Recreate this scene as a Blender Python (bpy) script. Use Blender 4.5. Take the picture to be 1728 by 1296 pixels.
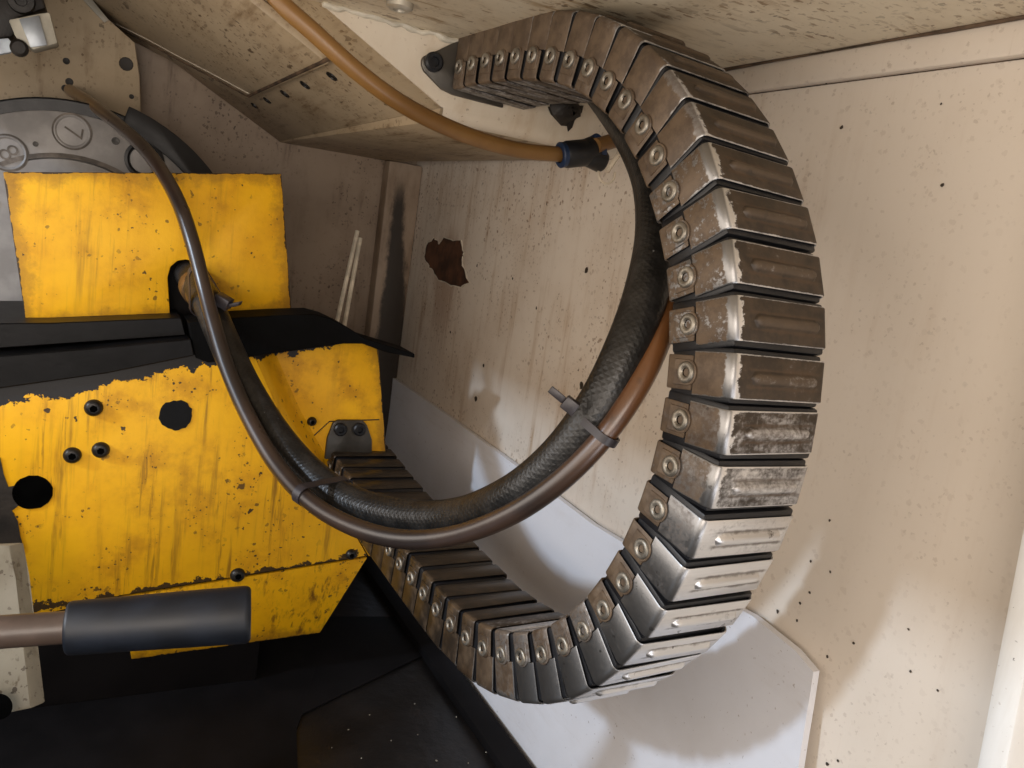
import bpy, bmesh, math, random
from mathutils import Vector, Matrix
from mathutils.geometry import intersect_line_plane
random.seed(7)
for o in list(bpy.data.objects): bpy.data.objects.remove(o)
SC = bpy.context.scene
COL = SC.collection

# ------------------------------------------------------------------ camera
# rows: world X (into the right wall), Y (away along the wall), Z (up) in camera coordinates (right, down, forward)
M = Matrix(((0.8799, 0.0454, 0.4730), (-0.4525, -0.2239, 0.8632), (0.1451, -0.9736, -0.1765)))
FPX = 1332.0
cam = bpy.data.cameras.new('camera'); camo = bpy.data.objects.new('camera', cam); COL.objects.link(camo)
cam.sensor_width = 36; cam.lens = FPX/1728*36; cam.clip_start = 0.01; cam.clip_end = 50
r, d, f = (Vector((M[0][i], M[1][i], M[2][i])).normalized() for i in range(3))
up = -d; back = r.cross(up)
camo.matrix_world = Matrix(((r.x, up.x, back.x, 0), (r.y, up.y, back.y, 0), (r.z, up.z, back.z, 0), (0, 0, 0, 1)))
SC.camera = camo
SC.render.resolution_x = 1024; SC.render.resolution_y = 768
# ------------------------------------------------------------------ light
SC.view_settings.view_transform = 'Standard'; SC.view_settings.look = 'None'
SC.view_settings.gamma = 1; SC.view_settings.exposure = 0.55
wd = bpy.data.worlds.new('World'); SC.world = wd; wd.use_nodes = True
wd.node_tree.nodes['Background'].inputs[0].default_value = (0.80, 0.78, 0.80, 1)
wd.node_tree.nodes['Background'].inputs[1].default_value = 0.10

def lamp(name, loc, aim, size, power, col):
    l = bpy.data.lights.new(name, 'AREA'); l.shape = 'SQUARE'; l.size = size; l.energy = power; l.color = col
    o = bpy.data.objects.new(name, l); COL.objects.link(o); o.location = loc
    o.rotation_euler = (Vector(aim)-Vector(loc)).to_track_quat('-Z', 'Y').to_euler()
    return o
lamp('daylight_lamp', (-1.9, 0.36, 0.76), (0.45, 0.37, -0.19), 0.12, 20, (0.66, 0.81, 1.0))
lamp('room_lamp', (-0.20, -0.45, 0.06), (0.30, 0.65, -0.02), 0.5, 4.2, (1.0, 0.89, 0.79))  # added warm fill from behind the camera, no known lamp
ml = lamp('machine_lamp', (-0.27, 0.36, -0.08), (0.47, 0.50, -0.04), 1.0, 2.0, (1.0, 0.88, 0.76))  # added fill for the wall inside the loop, not a machine part
ml.data.shape = 'RECTANGLE'; ml.data.size_y = 0.32
lamp('floor_bounce', (0.15, -0.7, -0.75), (0.3, 0.4, 0.1), 0.5, 3.0, (0.95, 0.95, 1.0))  # added fill standing in for light bounced off the floor

# ------------------------------------------------------------------ geometry helpers
def W(x, y, dep):                                   # photo pixel + distance along the view axis -> place in the room
    return M @ (Vector(((x-864)/FPX, (y-648)/FPX, 1.0))*dep)
def on(x, y, axis, val):                            # photo pixel seen on an axis-aligned plane of the room
    v = W(x, y, 1.0); return v*(val/v[axis])
def onplane(x, y, p, n):
    v = W(x, y, 1.0); return v*(Vector(p).dot(n)/v.dot(n))

def link(name, me, mat=None, parent=None):
    o = bpy.data.objects.new(name, me); COL.objects.link(o)
    if mat and not me.materials: me.materials.append(mat)
    if parent:
        o.parent = parent
        o.matrix_parent_inverse = Matrix.Translation(-parent.location)
    return o
def mesh_bm(name, bm, mat=None, parent=None, smooth=True, ang=35):
    bmesh.ops.recalc_face_normals(bm, faces=bm.faces)
    me = bpy.data.meshes.new(name); bm.to_mesh(me); bm.free()
    if smooth:
        me.polygons.foreach_set('use_smooth', [True]*len(me.polygons))
        me.set_sharp_from_angle(angle=math.radians(ang))
    return link(name, me, mat, parent)
def recentre(o):                                    # put a one-mesh thing's origin on itself
    me = o.data; c = sum((v.co for v in me.vertices), Vector())/len(me.vertices)
    me.transform(Matrix.Translation(-c)); o.location = c
    return o
def tag(o, label=None, cat=None, group=None, kind=None):
    if label: o['label'] = label
    if cat: o['category'] = cat
    if group: o['group'] = group
    if kind: o['kind'] = kind
    return o
def empty(name, loc, label=None, cat=None, group=None):
    o = bpy.data.objects.new(name, None); COL.objects.link(o); o.location = loc
    o.empty_display_size = 0.02
    return tag(o, label, cat, group)
def prism_bm(pts, vec, bevel=0.0, seg=2, bm=None):
    own = bm is None
    if own: bm = bmesh.new()
    vec = Vector(vec)
    a = [bm.verts.new(Vector(p)) for p in pts]; b = [bm.verts.new(Vector(p)+vec) for p in pts]
    n = len(a)
    fs = [bm.faces.new(a), bm.faces.new(b[::-1])]
    for i in range(n):
        fs.append(bm.faces.new((a[i], b[i], b[(i+1) % n], a[(i+1) % n])))
    bmesh.ops.recalc_face_normals(bm, faces=fs)
    if bevel:
        es = list({e for q in fs for e in q.edges})
        bmesh.ops.bevel(bm, geom=es, offset=bevel, segments=seg, profile=0.5, affect='EDGES', clamp_overlap=True)
    return bm
def box_bm(lo, hi, bevel=0.0, seg=2, bm=None):
    x0, y0, z0 = lo; x1, y1, z1 = hi
    return prism_bm([(x0, y0, z0), (x1, y0, z0), (x1, y0, z1), (x0, y0, z1)], (0, y1-y0, 0), bevel, seg, bm)
def spline(pts, n):                                 # Catmull-Rom through points, n samples of even arc length
    P = [Vector(p) for p in pts]; P = [P[0]*2-P[1]]+P+[P[-1]*2-P[-2]]
    dense = []
    for i in range(1, len(P)-2):
        a, b, c, e = P[i-1:i+3]
        for k in range(24):
            t = k/24
            dense.append(0.5*((2*b)+(c-a)*t+(2*a-5*b+4*c-e)*t*t+(3*b-a-3*c+e)*t**3))
    dense.append(P[-2])
    L = [0]
    for i in range(1, len(dense)): L.append(L[-1]+(dense[i]-dense[i-1]).length)
    out = []; j = 0
    for i in range(n):
        s = L[-1]*i/(n-1)
        while j < len(L)-2 and L[j+1] < s: j += 1
        u = (s-L[j])/max(L[j+1]-L[j], 1e-9)
        out.append(dense[j].lerp(dense[j+1], min(max(u, 0), 1)))
    return out
def tube_bm(path, rad, sides=20, cap=True):
    bm = bmesh.new(); uv = bm.loops.layers.uv.new('UVMap')
    n = len(path); ring = []; lens = [0]
    for i in range(1, n): lens.append(lens[-1]+(path[i]-path[i-1]).length)
    t0 = (path[1]-path[0]).normalized()
    ref = t0.cross(Vector((0, 0, 1)));  ref = ref if ref.length > .05 else t0.cross(Vector((1, 0, 0)))
    ref.normalize()
    for i in range(n):
        t = (path[min(i+1, n-1)]-path[max(i-1, 0)]).normalized()
        ref = (ref-t*ref.dot(t)).normalized(); b = t.cross(ref)
        rr = rad(lens[i]/lens[-1]) if callable(rad) else rad
        ring.append([bm.verts.new(path[i]+(ref*math.cos(k*2*math.pi/sides)+b*math.sin(k*2*math.pi/sides))*rr) for k in range(sides)])
    for i in range(n-1):
        for k in range(sides):
            k2 = (k+1) % sides
            q = bm.faces.new((ring[i][k], ring[i][k2], ring[i+1][k2], ring[i+1][k]))
            for lp, (uu, vv) in zip(q.loops, ((k, i), (k+1, i), (k+1, i+1), (k, i+1))):
                lp[uv].uv = (uu/sides, lens[vv])
    if cap:
        bm.faces.new(ring[0][::-1]); bm.faces.new(ring[-1])
    return bm
def lathe_bm(prof, origin, axis, sides=24, bm=None):   # prof: (radius, height along axis)
    own = bm is None
    if own: bm = bmesh.new()
    axis = Vector(axis).normalized(); o = Vector(origin)
    u = axis.orthogonal().normalized(); v = axis.cross(u)
    rings = []
    for (rr, h) in prof:
        if rr < 1e-7: rings.append([bm.verts.new(o+axis*h)])
        else: rings.append([bm.verts.new(o+axis*h+(u*math.cos(k*2*math.pi/sides)+v*math.sin(k*2*math.pi/sides))*rr) for k in range(sides)])
    for a, b in zip(rings, rings[1:]):
        for k in range(sides):
            k2 = (k+1) % sides
            if len(a) == 1 and len(b) == 1: continue
            if len(a) == 1: bm.faces.new((a[0], b[k2], b[k]))
            elif len(b) == 1: bm.faces.new((a[k], a[k2], b[0]))
            else: bm.faces.new((a[k], a[k2], b[k2], b[k]))
    return bm

# ------------------------------------------------------------------ material helpers
class NT:
    def __init__(s, name):
        s.m = bpy.data.materials.new(name); s.m.use_nodes = True
        s.t = s.m.node_tree; s.b = s.t.nodes['Principled BSDF']
        s.tc = s.t.nodes.new('ShaderNodeTexCoord'); s.obj = s.tc.outputs['Object']
    def n(s, kind, **kw):
        nd = s.t.nodes.new(kind)
        for k, v in kw.items(): setattr(nd, k, v)
        return nd
    def put(s, sock, v):
        if hasattr(v, 'is_linked'): s.t.links.new(v, sock)
        elif isinstance(v, (tuple, list)) and len(v) == 3 and sock.type == 'RGBA': sock.default_value = (*v, 1)
        else: sock.default_value = v
    def math(s, op, a, b=0.0, c=None, clamp=False):
        nd = s.n('ShaderNodeMath', operation=op, use_clamp=clamp)
        s.put(nd.inputs[0], a); s.put(nd.inputs[1], b)
        if c is not None: s.put(nd.inputs[2], c)
        return nd.outputs[0]
    def add(s, a, b): return s.math('ADD', a, b)
    def mul(s, a, b): return s.math('MULTIPLY', a, b)
    def sub(s, a, b): return s.math('SUBTRACT', a, b)
    def mx(s, a, b): return s.math('MAXIMUM', a, b)
    def step(s, v, lo, hi):                          # smoothstep lo..hi -> 0..1
        nd = s.n('ShaderNodeMapRange', interpolation_type='SMOOTHSTEP')
        s.put(nd.inputs[0], v); nd.inputs[1].default_value = lo; nd.inputs[2].default_value = hi
        if lo > hi:
            nd.inputs[1].default_value = hi; nd.inputs[2].default_value = lo; nd.inputs[3].default_value = 1; nd.inputs[4].default_value = 0
        return nd.outputs[0]
    def vec(s, scale=(1, 1, 1), rot=(0, 0, 0), loc=(0, 0, 0), src=None):
        nd = s.n('ShaderNodeMapping'); s.put(nd.inputs[0], src or s.obj)
        nd.inputs['Scale'].default_value = scale; nd.inputs['Rotation'].default_value = rot; s.put(nd.inputs['Location'], loc)
        return nd.outputs[0]
    def noise(s, scale, v=None, detail=4, rough=0.55, dist=0.0):
        nd = s.n('ShaderNodeTexNoise'); s.put(nd.inputs['Vector'], v or s.obj)
        nd.inputs['Scale'].default_value = scale; nd.inputs['Detail'].default_value = detail
        nd.inputs['Roughness'].default_value = rough; nd.inputs['Distortion'].default_value = dist
        return nd.outputs['Fac']
    def voro(s, scale, v=None, rnd=1.0):
        nd = s.n('ShaderNodeTexVoronoi'); s.put(nd.inputs['Vector'], v or s.obj); nd.inputs['Scale'].default_value = scale
        nd.inputs['Randomness'].default_value = rnd
        return nd.outputs['Distance'], nd.outputs['Color']
    def mix(s, fac, a, b):
        nd = s.n('ShaderNodeMix', data_type='RGBA'); s.put(nd.inputs[0], fac); s.put(nd.inputs[6], a); s.put(nd.inputs[7], b)
        return nd.outputs[2]
    def mixf(s, fac, a, b):
        nd = s.n('ShaderNodeMix', data_type='FLOAT'); s.put(nd.inputs[0], fac); s.put(nd.inputs[2], a); s.put(nd.inputs[3], b)
        return nd.outputs[0]
    def bump(s, h, strength=0.3, dist=0.001, normal=None):
        nd = s.n('ShaderNodeBump'); s.put(nd.inputs['Height'], h); nd.inputs['Strength'].default_value = strength
        nd.inputs['Distance'].default_value = dist
        if normal: s.t.links.new(normal, nd.inputs['Normal'])
        s.t.links.new(nd.outputs[0], s.b.inputs['Normal']); return nd.outputs[0]
    def sep(s, v=None):
        nd = s.n('ShaderNodeSeparateXYZ'); s.put(nd.inputs[0], v or s.obj); return nd.outputs
    def speck(s, scale, thr, gate=None, v=None, shift=(0, 0, 0), soft=.05):   # scattered uneven specks
        vv = s.vec(loc=shift, src=v)
        wn = s.n('ShaderNodeTexNoise'); s.put(wn.inputs['Vector'], vv); wn.inputs['Scale'].default_value = scale*1.7; wn.inputs['Detail'].default_value = 3
        wv = s.n('ShaderNodeVectorMath', operation='MULTIPLY_ADD'); s.put(wv.inputs[0], wn.outputs['Color'])
        k = 1.1/scale; wv.inputs[1].default_value = (k, k, k); s.put(wv.inputs[2], vv)
        dd, cc = s.voro(scale, wv.outputs[0])
        cs = s.n('ShaderNodeSeparateColor'); s.put(cs.inputs[0], cc)
        rad = s.mul(s.math('POWER', cs.outputs[0], 4.0), thr)
        m = s.step(s.sub(rad, dd), 0.0, soft)
        m = s.mul(m, s.add(.35, s.mul(cs.outputs[1], .65)))
        if gate is not None: m = s.mul(m, gate)
        return m
    def out(s, color=None, rough=None, metal=None, **kw):
        if color is not None: s.put(s.b.inputs['Base Color'], color)
        if rough is not None: s.put(s.b.inputs['Roughness'], rough)
        if metal is not None: s.put(s.b.inputs['Metallic'], metal)
        for k, v in kw.items(): s.put(s.b.inputs[k.replace('_', ' ')], v)
        return s.m

def m_paint(name, base, stain, amount=0.5, streak=(60, 60, 4), specks=1.0, rough=0.42, film=0.5, far=None, smear=None, halo=None):
    s = NT(name)
    big = s.noise(3.5, detail=5); mid = s.noise(14, detail=6, rough=.65)
    st = s.noise(1.0, s.vec(scale=streak), 5, .65)
    st2 = s.noise(1.0, s.vec(scale=tuple(q*2.3 for q in streak), loc=(3, 7, 1)), 5, .7)
    cl = s.add(s.mul(big, .55), s.mul(mid, .45))
    m1 = s.mul(s.step(cl, .42, .72), film*amount)
    m2 = s.mul(s.mul(s.step(st, .50, .74), s.step(big, .38, .62)), amount)
    m3 = s.mul(s.mul(s.step(st2, .58, .74), s.step(mid, .42, .62)), amount*.9)
    fac = s.add(s.add(m1, m2), m3)
    if far:                                          # older, dirtier paint deeper in the machine
        g = s.step(s.sep()[1], far[0], far[1]); fac = s.mul(fac, s.add(.32, s.mul(g, .95)))
    fac = s.math('MINIMUM', fac, 1.0)
    col = s.mix(fac, base, stain)
    gate = s.step(s.noise(6, s.vec(loc=(3, 1, 2)), 3), .40, .60)
    gate2 = s.step(mid, .42, .60)
    if far: gate = s.mul(gate, s.add(.12, s.mul(g, .88))); gate2 = s.mul(gate2, s.add(.35, s.mul(g, .65)))
    k1 = s.speck(110, .30*specks, gate); k2 = s.speck(260, .42*specks, gate2, shift=(1, 2, 3)); k3 = s.speck(190, .46*specks, gate, shift=(5, 1, 0))
    col = s.mix(s.mul(k2, .7), col, (stain[0]*.40, stain[1]*.30, stain[2]*.22))
    col = s.mix(s.mul(k3, .8), col, (stain[0]*.45, stain[1]*.34, stain[2]*.28))
    col = s.mix(s.mul(k1, .9), col, (.040, .028, .018))
    if halo is not None:                             # rust bled into the paint round the bare patch and down from it
        P = s.sep(); dy = s.sub(P[1], halo.y); dz = s.sub(P[2], halo.z)
        dzz = s.mul(dz, s.add(1.0, s.mul(s.step(dz, 0, -.02), -.62)))
        dd = s.math('SQRT', s.add(s.mul(dy, dy), s.mul(dzz, dzz)))
        hm = s.step(s.add(dd, s.add(s.mul(s.sub(mid, .5), .05), s.mul(s.sub(st2, .5), .06))), .062, .022)
        col = s.mix(s.mul(hm, .5), col, (.26, .125, .055))
    if smear:                                        # short wiped smears, denser in patches
        sv = s.vec(scale=smear)
        q1 = s.speck(1.0, .62, s.step(s.noise(7, s.vec(loc=(9, 1, 4)), 4), .40, .58), v=sv)
        q2 = s.speck(2.3, .62, s.step(mid, .40, .56), v=sv, shift=(3, 3, 3))
        col = s.mix(s.mul(q1, .85), col, (stain[0]*.40, stain[1]*.34, stain[2]*.28))
        col = s.mix(s.mul(q2, .75), col, (stain[0]*.7, stain[1]*.6, stain[2]*.5))
    s.bump(s.add(s.mul(s.noise(220, detail=3), .35), s.add(s.mul(big, 2.0), s.mul(s.mx(k1, k3), .6))), .25, .0012)
    return s.out(col, s.mixf(s.noise(25), rough-.06, rough+.16))
def m_plain(name, col, rough=.5, metal=0.0, bump=0.0, scale=150, var=.25, **kw):
    s = NT(name); nz = s.noise(scale*.25, detail=5)
    c = s.mix(s.step(nz, .35, .7), tuple(q*(1-var) for q in col), tuple(min(q*(1+var), 1) for q in col))
    if bump: s.bump(s.noise(scale, detail=4), bump, .0008)
    return s.out(c, s.mixf(nz, rough-.08, rough+.08), metal, **kw)

MAT = {}
MAT['wall'] = m_paint('cream_wall_paint', (.72, .64, .545), (.40, .265, .155), .48, (60, 60, 5), 1.05, far=(.25, .75), halo=on(755, 445, 0, .47))
MAT['farwall'] = m_paint('far_wall_paint', (.38, .29, .21), (.12, .075, .045), .85, (40, 40, 6), 1.2)  # base darkened to stand in for the dim light at the far end
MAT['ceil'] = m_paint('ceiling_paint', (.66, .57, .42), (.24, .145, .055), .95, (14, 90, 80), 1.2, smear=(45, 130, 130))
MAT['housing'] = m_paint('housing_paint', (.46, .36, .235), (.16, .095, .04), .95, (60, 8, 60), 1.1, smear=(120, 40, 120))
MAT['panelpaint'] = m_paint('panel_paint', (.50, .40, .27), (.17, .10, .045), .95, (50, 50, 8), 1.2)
MAT['plate'] = m_paint('plate_paint', (.70, .62, .50), (.45, .30, .16), .40, (30, 30, 12), .8)
MAT['board'] = m_paint('white_board', (.79, .795, .835), (.52, .48, .45), .40, (25, 3, 25), .45, .5)
MAT['post'] = m_paint('white_post_paint', (.80, .80, .78), (.55, .50, .42), .3, (30, 30, 4), .5)
MAT['black'] = m_plain('black_plastic', (.0065, .007, .009), .42, bump=.15, scale=300)
MAT['blacksteel'] = m_plain('black_oily_steel', (.0030, .0028, .0032), .45, bump=.3, scale=110, var=.6, Specular_IOR_Level=.22)
MAT['rubber'] = m_plain('black_rubber', (.0014, .0014, .0016), .75, bump=.6, scale=160, var=.5, Specular_IOR_Level=.12)
MAT['header'] = m_plain('dark_header', (.10, .09, .08), .6)
MAT['bolt'] = m_plain('blackened_bolt', (.03, .028, .026), .38, .6, bump=.2, scale=300)
MAT['plug'] = m_plain('blue_black_plug', (.0035, .0042, .0055), .6, bump=.2, scale=200, Specular_IOR_Level=.2)
MAT['hole'] = m_plain('dark_hole', (.002, .002, .002), 1.0, Specular_IOR_Level=0.0)
MAT['blue'] = m_plain('blue_collar', (.010, .028, .075), .45)
MAT['grey'] = m_plain('turret_grey', (.31, .30, .295), .55, .2, bump=.15, scale=120, var=.18)
MAT['greydark'] = m_plain('engraved_line', (.135, .115, .098), .65, bump=.5, scale=200, var=.5)
MAT['rust'] = m_plain('bare_rusty_steel', (.085, .036, .018), .6, bump=.5, scale=120, var=.6)
MAT['grime'] = m_plain('grease_grime', (.016, .012, .009), .55, bump=.5, scale=200, var=.5)
MAT['grip'] = m_plain('black_grip', (.0042, .0072, .0140), .50, bump=.12, scale=160, var=.35)
MAT['rod'] = m_plain('painted_rod', (.085, .060, .048), .38, bump=.1, scale=120)
MAT['alu'] = m_plain('dull_aluminium', (.50, .46, .38), .42, .55, bump=.35, scale=60, var=.35)
MAT['blockpaint'] = m_paint('dirty_block_paint', (.27, .25, .195), (.10, .075, .045), .9, (40, 40, 12), 1.3, .45)
MAT['tie'] = m_plain('black_tie', (.035, .030, .034), .4)
MAT['cleartie'] = m_plain('yellowed_clear_plastic', (.55, .47, .36), .3)
MAT['palerod'] = m_plain('pale_rod', (.70, .64, .52), .35)
MAT['beads'] = m_plain('sealant', (.62, .57, .46), .5, bump=.6, scale=120, var=.2)
MAT['paleplastic'] = m_plain('pale_plastic', (.46, .43, .35), .5, bump=.2, scale=80, var=.3)
MAT['bluewhite'] = m_plain('bluish_plate', (.66, .74, .84), .35)
MAT['sheetmetal'] = m_plain('bright_sheet_metal', (.40, .43, .46), .42, .8, bump=.2, scale=60)
MAT['brass'] = m_plain('dirty_brass_fitting', (.20, .12, .055), .42, .7, bump=.3, scale=150, var=.4)
MAT['brownjoint'] = m_plain('brown_joint_dirt', (.085, .052, .030), .7, bump=.4, scale=150, var=.6)
MAT['chips'] = m_plain('paint_chips', (.045, .032, .022), .6)

def m_floor():
    s = NT('oily_floor'); nz = s.noise(9, detail=6, rough=.65)
    col = s.mix(s.step(nz, .4, .68), (.0065, .0053, .0050), (.014, .011, .0098))
    k = s.speck(26, .13, s.step(s.noise(7), .5, .6))
    col = s.mix(k, col, (.45, .42, .38))
    s.bump(s.noise(70, detail=5), .5, .002)
    return s.out(col, s.mixf(nz, .3, .55))
MAT['floor'] = m_floor()
MAT['mat'] = m_plain('black_oily_tray', (.0058, .0050, .0054), .65, bump=.3, scale=60, Specular_IOR_Level=.15)  # near-black colour for the base casting and the shade stand-ins

def m_yellow(name, zl=None, zc=None, edges=(), run=.5):   # zl: (a,b) ragged paint edge z=a+b*x ; zc: crease line ; edges: worn panel edges
    s = NT(name); X, Y, Z = s.sep()
    big = s.noise(7, detail=5); mid = s.noise(22, detail=6, rough=.65)
    rot = (0, math.radians(8), 0)
    st = s.noise(1.0, s.vec(scale=(95, 95, 5), rot=rot), 5, .65)
    st2 = s.noise(1.0, s.vec(scale=(26, 26, 3), rot=rot, loc=(2, 0, 0)), 4, .6)
    st3 = s.noise(1.0, s.vec(scale=(200, 200, 14), rot=rot, loc=(5, 0, 0)), 4, .6)
    col = s.mix(s.step(mid, .35, .75), (.86, .455, .004), (.72, .345, .004))
    brown = s.mul(s.mul(s.step(st, .50, .68), s.step(st2, .46, .66)), run)
    fine = s.mul(s.mul(s.step(st3, .54, .70), s.step(st2, .46, .64)), run*.8)
    smear = s.mul(s.step(s.add(s.mul(big, .5), s.mul(mid, .5)), .51, .66), .45)
    col = s.mix(smear, col, (.30, .125, .006))
    col = s.mix(s.mx(brown, fine), col, (.17, .070, .008))
    gate = s.mul(s.step(s.noise(8, s.vec(loc=(1, 4, 2)), 3), .44, .60), .95)
    hv = .85+.35*run
    k = s.mx(s.speck(75, .29*hv, gate), s.mx(s.speck(160, .40*hv, gate, shift=(3, 1, 1)), s.speck(340, .48*hv, s.step(mid, .47, .62), shift=(2, 5, 1))))
    n38 = s.sub(s.noise(38, detail=6, rough=.7), .5); n150 = s.sub(s.noise(150, detail=3), .5)
    kb = None
    rag = s.add(s.mul(n38, .050), s.mul(n150, .012))
    if zl:
        sd = s.add(s.sub(Z, s.add(s.mul(X, zl[1]), zl[0])), rag)
        kb = s.step(sd, -.0006, .0006)
    if zc:
        sd = s.math('ABSOLUTE', s.sub(Z, s.add(s.mul(X, zc[1]), zc[0])))
        sd = s.add(sd, s.mul(s.sub(s.noise(45, s.vec(loc=(2, 2, 2)), 5, .7), .5), .045))
        k = s.mx(k, s.step(sd, .0045, .0030))
    for (a, b) in edges:
        ln = math.hypot(b.x-a.x, b.z-a.z); nx, nz = (b.z-a.z)/ln, -(b.x-a.x)/ln
        sd = s.math('ABSOLUTE', s.add(s.add(s.mul(X, nx), s.mul(Z, nz)), -(a.x*nx+a.z*nz)))
        e1 = s.add(sd, s.add(s.mul(n38, .008), s.mul(n150, .005)))
        k = s.mx(k, s.step(e1, .0012, .0002))
        col = s.mix(s.mul(s.step(s.add(sd, s.mul(n38, .05)), .016, .0), .55), col, (.22, .10, .012))
    k = s.step(k, .15, .80)
    col = s.mix(s.mul(k, .95), col, (.024, .016, .011))
    if kb is not None:
        col = s.mix(kb, col, (.0065, .0065, .008)); k = s.mx(k, kb)
    s.bump(s.add(s.mul(mid, 1.2), s.sub(s.mul(s.noise(260, detail=3), .3), s.mul(k, .9))), .35, .0012)
    return s.out(col, s.mixf(k, s.mixf(mid, .46, .62), .55), Specular_IOR_Level=.35)

def m_steel():                                       # chain covers: stainless sheet under brown grime; object colour r = grime, g = corner wear, b = blotchy wear
    s = NT('grimy_stainless'); X, T, N = s.sep()
    oi = s.n('ShaderNodeObjectInfo'); cc = s.n('ShaderNodeSeparateColor'); s.put(cc.inputs[0], oi.outputs['Color'])
    off = s.n('ShaderNodeCombineXYZ'); s.put(off.inputs[0], s.mul(oi.outputs['Random'], 37.0)); s.put(off.inputs[1], s.mul(oi.outputs['Random'], 91.0))
    v = s.vec(loc=off.outputs[0])
    n1 = s.noise(75, v, 6, .68); n2 = s.noise(280, v, 6, .72); n3 = s.noise(1, s.vec(scale=(30, 700, 500), loc=off.outputs[0]), 4)
    n4 = s.noise(1, s.vec(scale=(45, 260, 260), loc=off.outputs[0]), 5, .65)
    dx = s.sub(X, .0016); dn = s.sub(N, .0311)
    dist = s.math('SQRT', s.add(s.mul(dx, dx), s.mul(dn, dn)))
    edge = s.step(s.add(dist, s.add(s.mul(s.sub(n1, .5), .012), s.mul(s.sub(n2, .5), .008))), .0058, .0018)
    side = s.step(X, .0032, .0020)                   # the flank that is rubbed
    tip = s.step(s.add(s.math('ABSOLUTE', T), s.mul(s.sub(n2, .5), .0022)), .0112, .0119)
    ridge = s.step(s.add(N, s.mul(s.sub(n4, .5), .0012)), .0334, .0346)
    var = s.add(s.add(s.mul(s.sub(n1, .5), .8), s.mul(s.sub(n2, .5), .8)), s.mul(s.sub(n4, .5), .5))
    g = s.add(var, s.sub(s.mul(cc.outputs[0], 1.6), .25))
    g = s.sub(g, s.mul(s.mul(edge, cc.outputs[1]), 1.25)); g = s.add(g, s.mul(side, .16)); g = s.sub(g, s.mul(tip, .55)); g = s.sub(g, s.mul(ridge, s.mul(cc.outputs[1], .10)))
    blot = s.mul(s.mul(side, cc.outputs[2]), s.step(s.add(s.mul(n1, .5), s.mul(n2, .5)), .46, .60))
    g = s.sub(g, s.mul(blot, 1.15))
    m = s.step(g, .12, .74)
    brown = s.mix(s.step(n1, .35, .65), s.mix(side, (.060, .040, .024), (.135, .094, .060)), s.mix(side, (.032, .022, .014), (.075, .050, .032)))
    brown = s.mix(s.mul(ridge, .35), brown, (.15, .105, .068))
    oil = s.sub(1.0, oi.outputs['Alpha'])
    brown = s.mix(s.mul(oil, s.step(n1, .30, .62)), brown, (.020, .015, .011))
    brown = s.mix(s.mul(oil, .45), brown, (.030, .022, .015))
    col = s.mix(m, s.mix(s.mul(side, .75), s.mix(n3, (.66, .66, .67), (.82, .81, .80)), (.14, .135, .13)), brown)  # clean flank steel coloured darker to stand in for dark reflections
    rb = s.math('ABSOLUTE', s.sub(s.math('ABSOLUTE', s.add(T, .0005)), .0047))      # dirt kept along the foot of the rib
    foot = s.mul(s.mul(s.step(s.add(rb, s.mul(s.sub(n1, .5), .004)), .0016, .0), s.step(N, .0307, .0321)), s.mul(s.step(X, .010, .016), s.step(X, .074, .069)))
    col = s.mix(s.mul(foot, s.add(.35, s.mul(n4, .7))), col, (.075, .045, .024))
    col = s.mix(s.mul(s.speck(160, .4, s.step(n1, .45, .6), v=v), .8), col, (.03, .022, .016))
    s.bump(s.add(s.mul(n1, .8), s.mul(n2, .5)), .22, .0006)
    return s.out(col, s.mixf(m, s.mixf(n2, .30, .46), s.mixf(oil, s.mixf(n2, .42, .62), .34)), s.mixf(m, .92, .12))
MAT['steel'] = m_steel()
MAT['rivet'] = m_plain('rivet_steel', (.27, .245, .205), .42, .75, bump=.3, scale=400, var=.3)

def m_hose():
    s = NT('braided_black_hose'); uvn = s.tc.outputs['UV']; U, V, _ = s.sep(uvn)
    a = s.math('SINE', s.add(s.mul(U, 2*math.pi*16), s.mul(V, 1300.0)))
    b = s.math('SINE', s.sub(s.mul(U, 2*math.pi*16), s.mul(V, 1300.0)))
    h = s.mx(a, b)
    nz = s.noise(60, detail=6, rough=.7)
    s.bump(s.add(s.mul(h, .14), s.mul(nz, 1.6)), .45, .0012)
    col = s.mix(s.step(nz, .35, .7), (.008, .0075, .007), (.024, .022, .020))
    k = s.speck(180, .16, s.step(s.noise(20), .5, .6)); col = s.mix(k, col, (.5, .5, .48))
    return s.out(col, s.mixf(nz, .25, .5))
MAT['hose'] = m_hose()
def m_tube(name, dark, light, tr=.0):
    s = NT(name); nz = s.noise(9, detail=4); n2 = s.noise(60, detail=5)
    fac = s.math('MINIMUM', s.add(s.step(nz, .40, .66), s.mul(s.step(n2, .55, .7), .25)), 1.0)
    s.bump(s.noise(90, detail=3), .08, .001)
    return s.out(s.mix(fac, light, dark), s.mixf(n2, .30, .46), Transmission_Weight=tr, Subsurface_Weight=.15, Subsurface_Radius=(.004, .002, .001))
MAT['tube'] = m_tube('brown_stained_tube', (.040, .022, .016), (.115, .052, .026))
MAT['orange'] = m_tube('amber_tube', (.15, .072, .020), (.23, .118, .034))
MAT['yellowtube'] = m_tube('tube_end', (.30, .13, .03), (.40, .2, .04))

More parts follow.
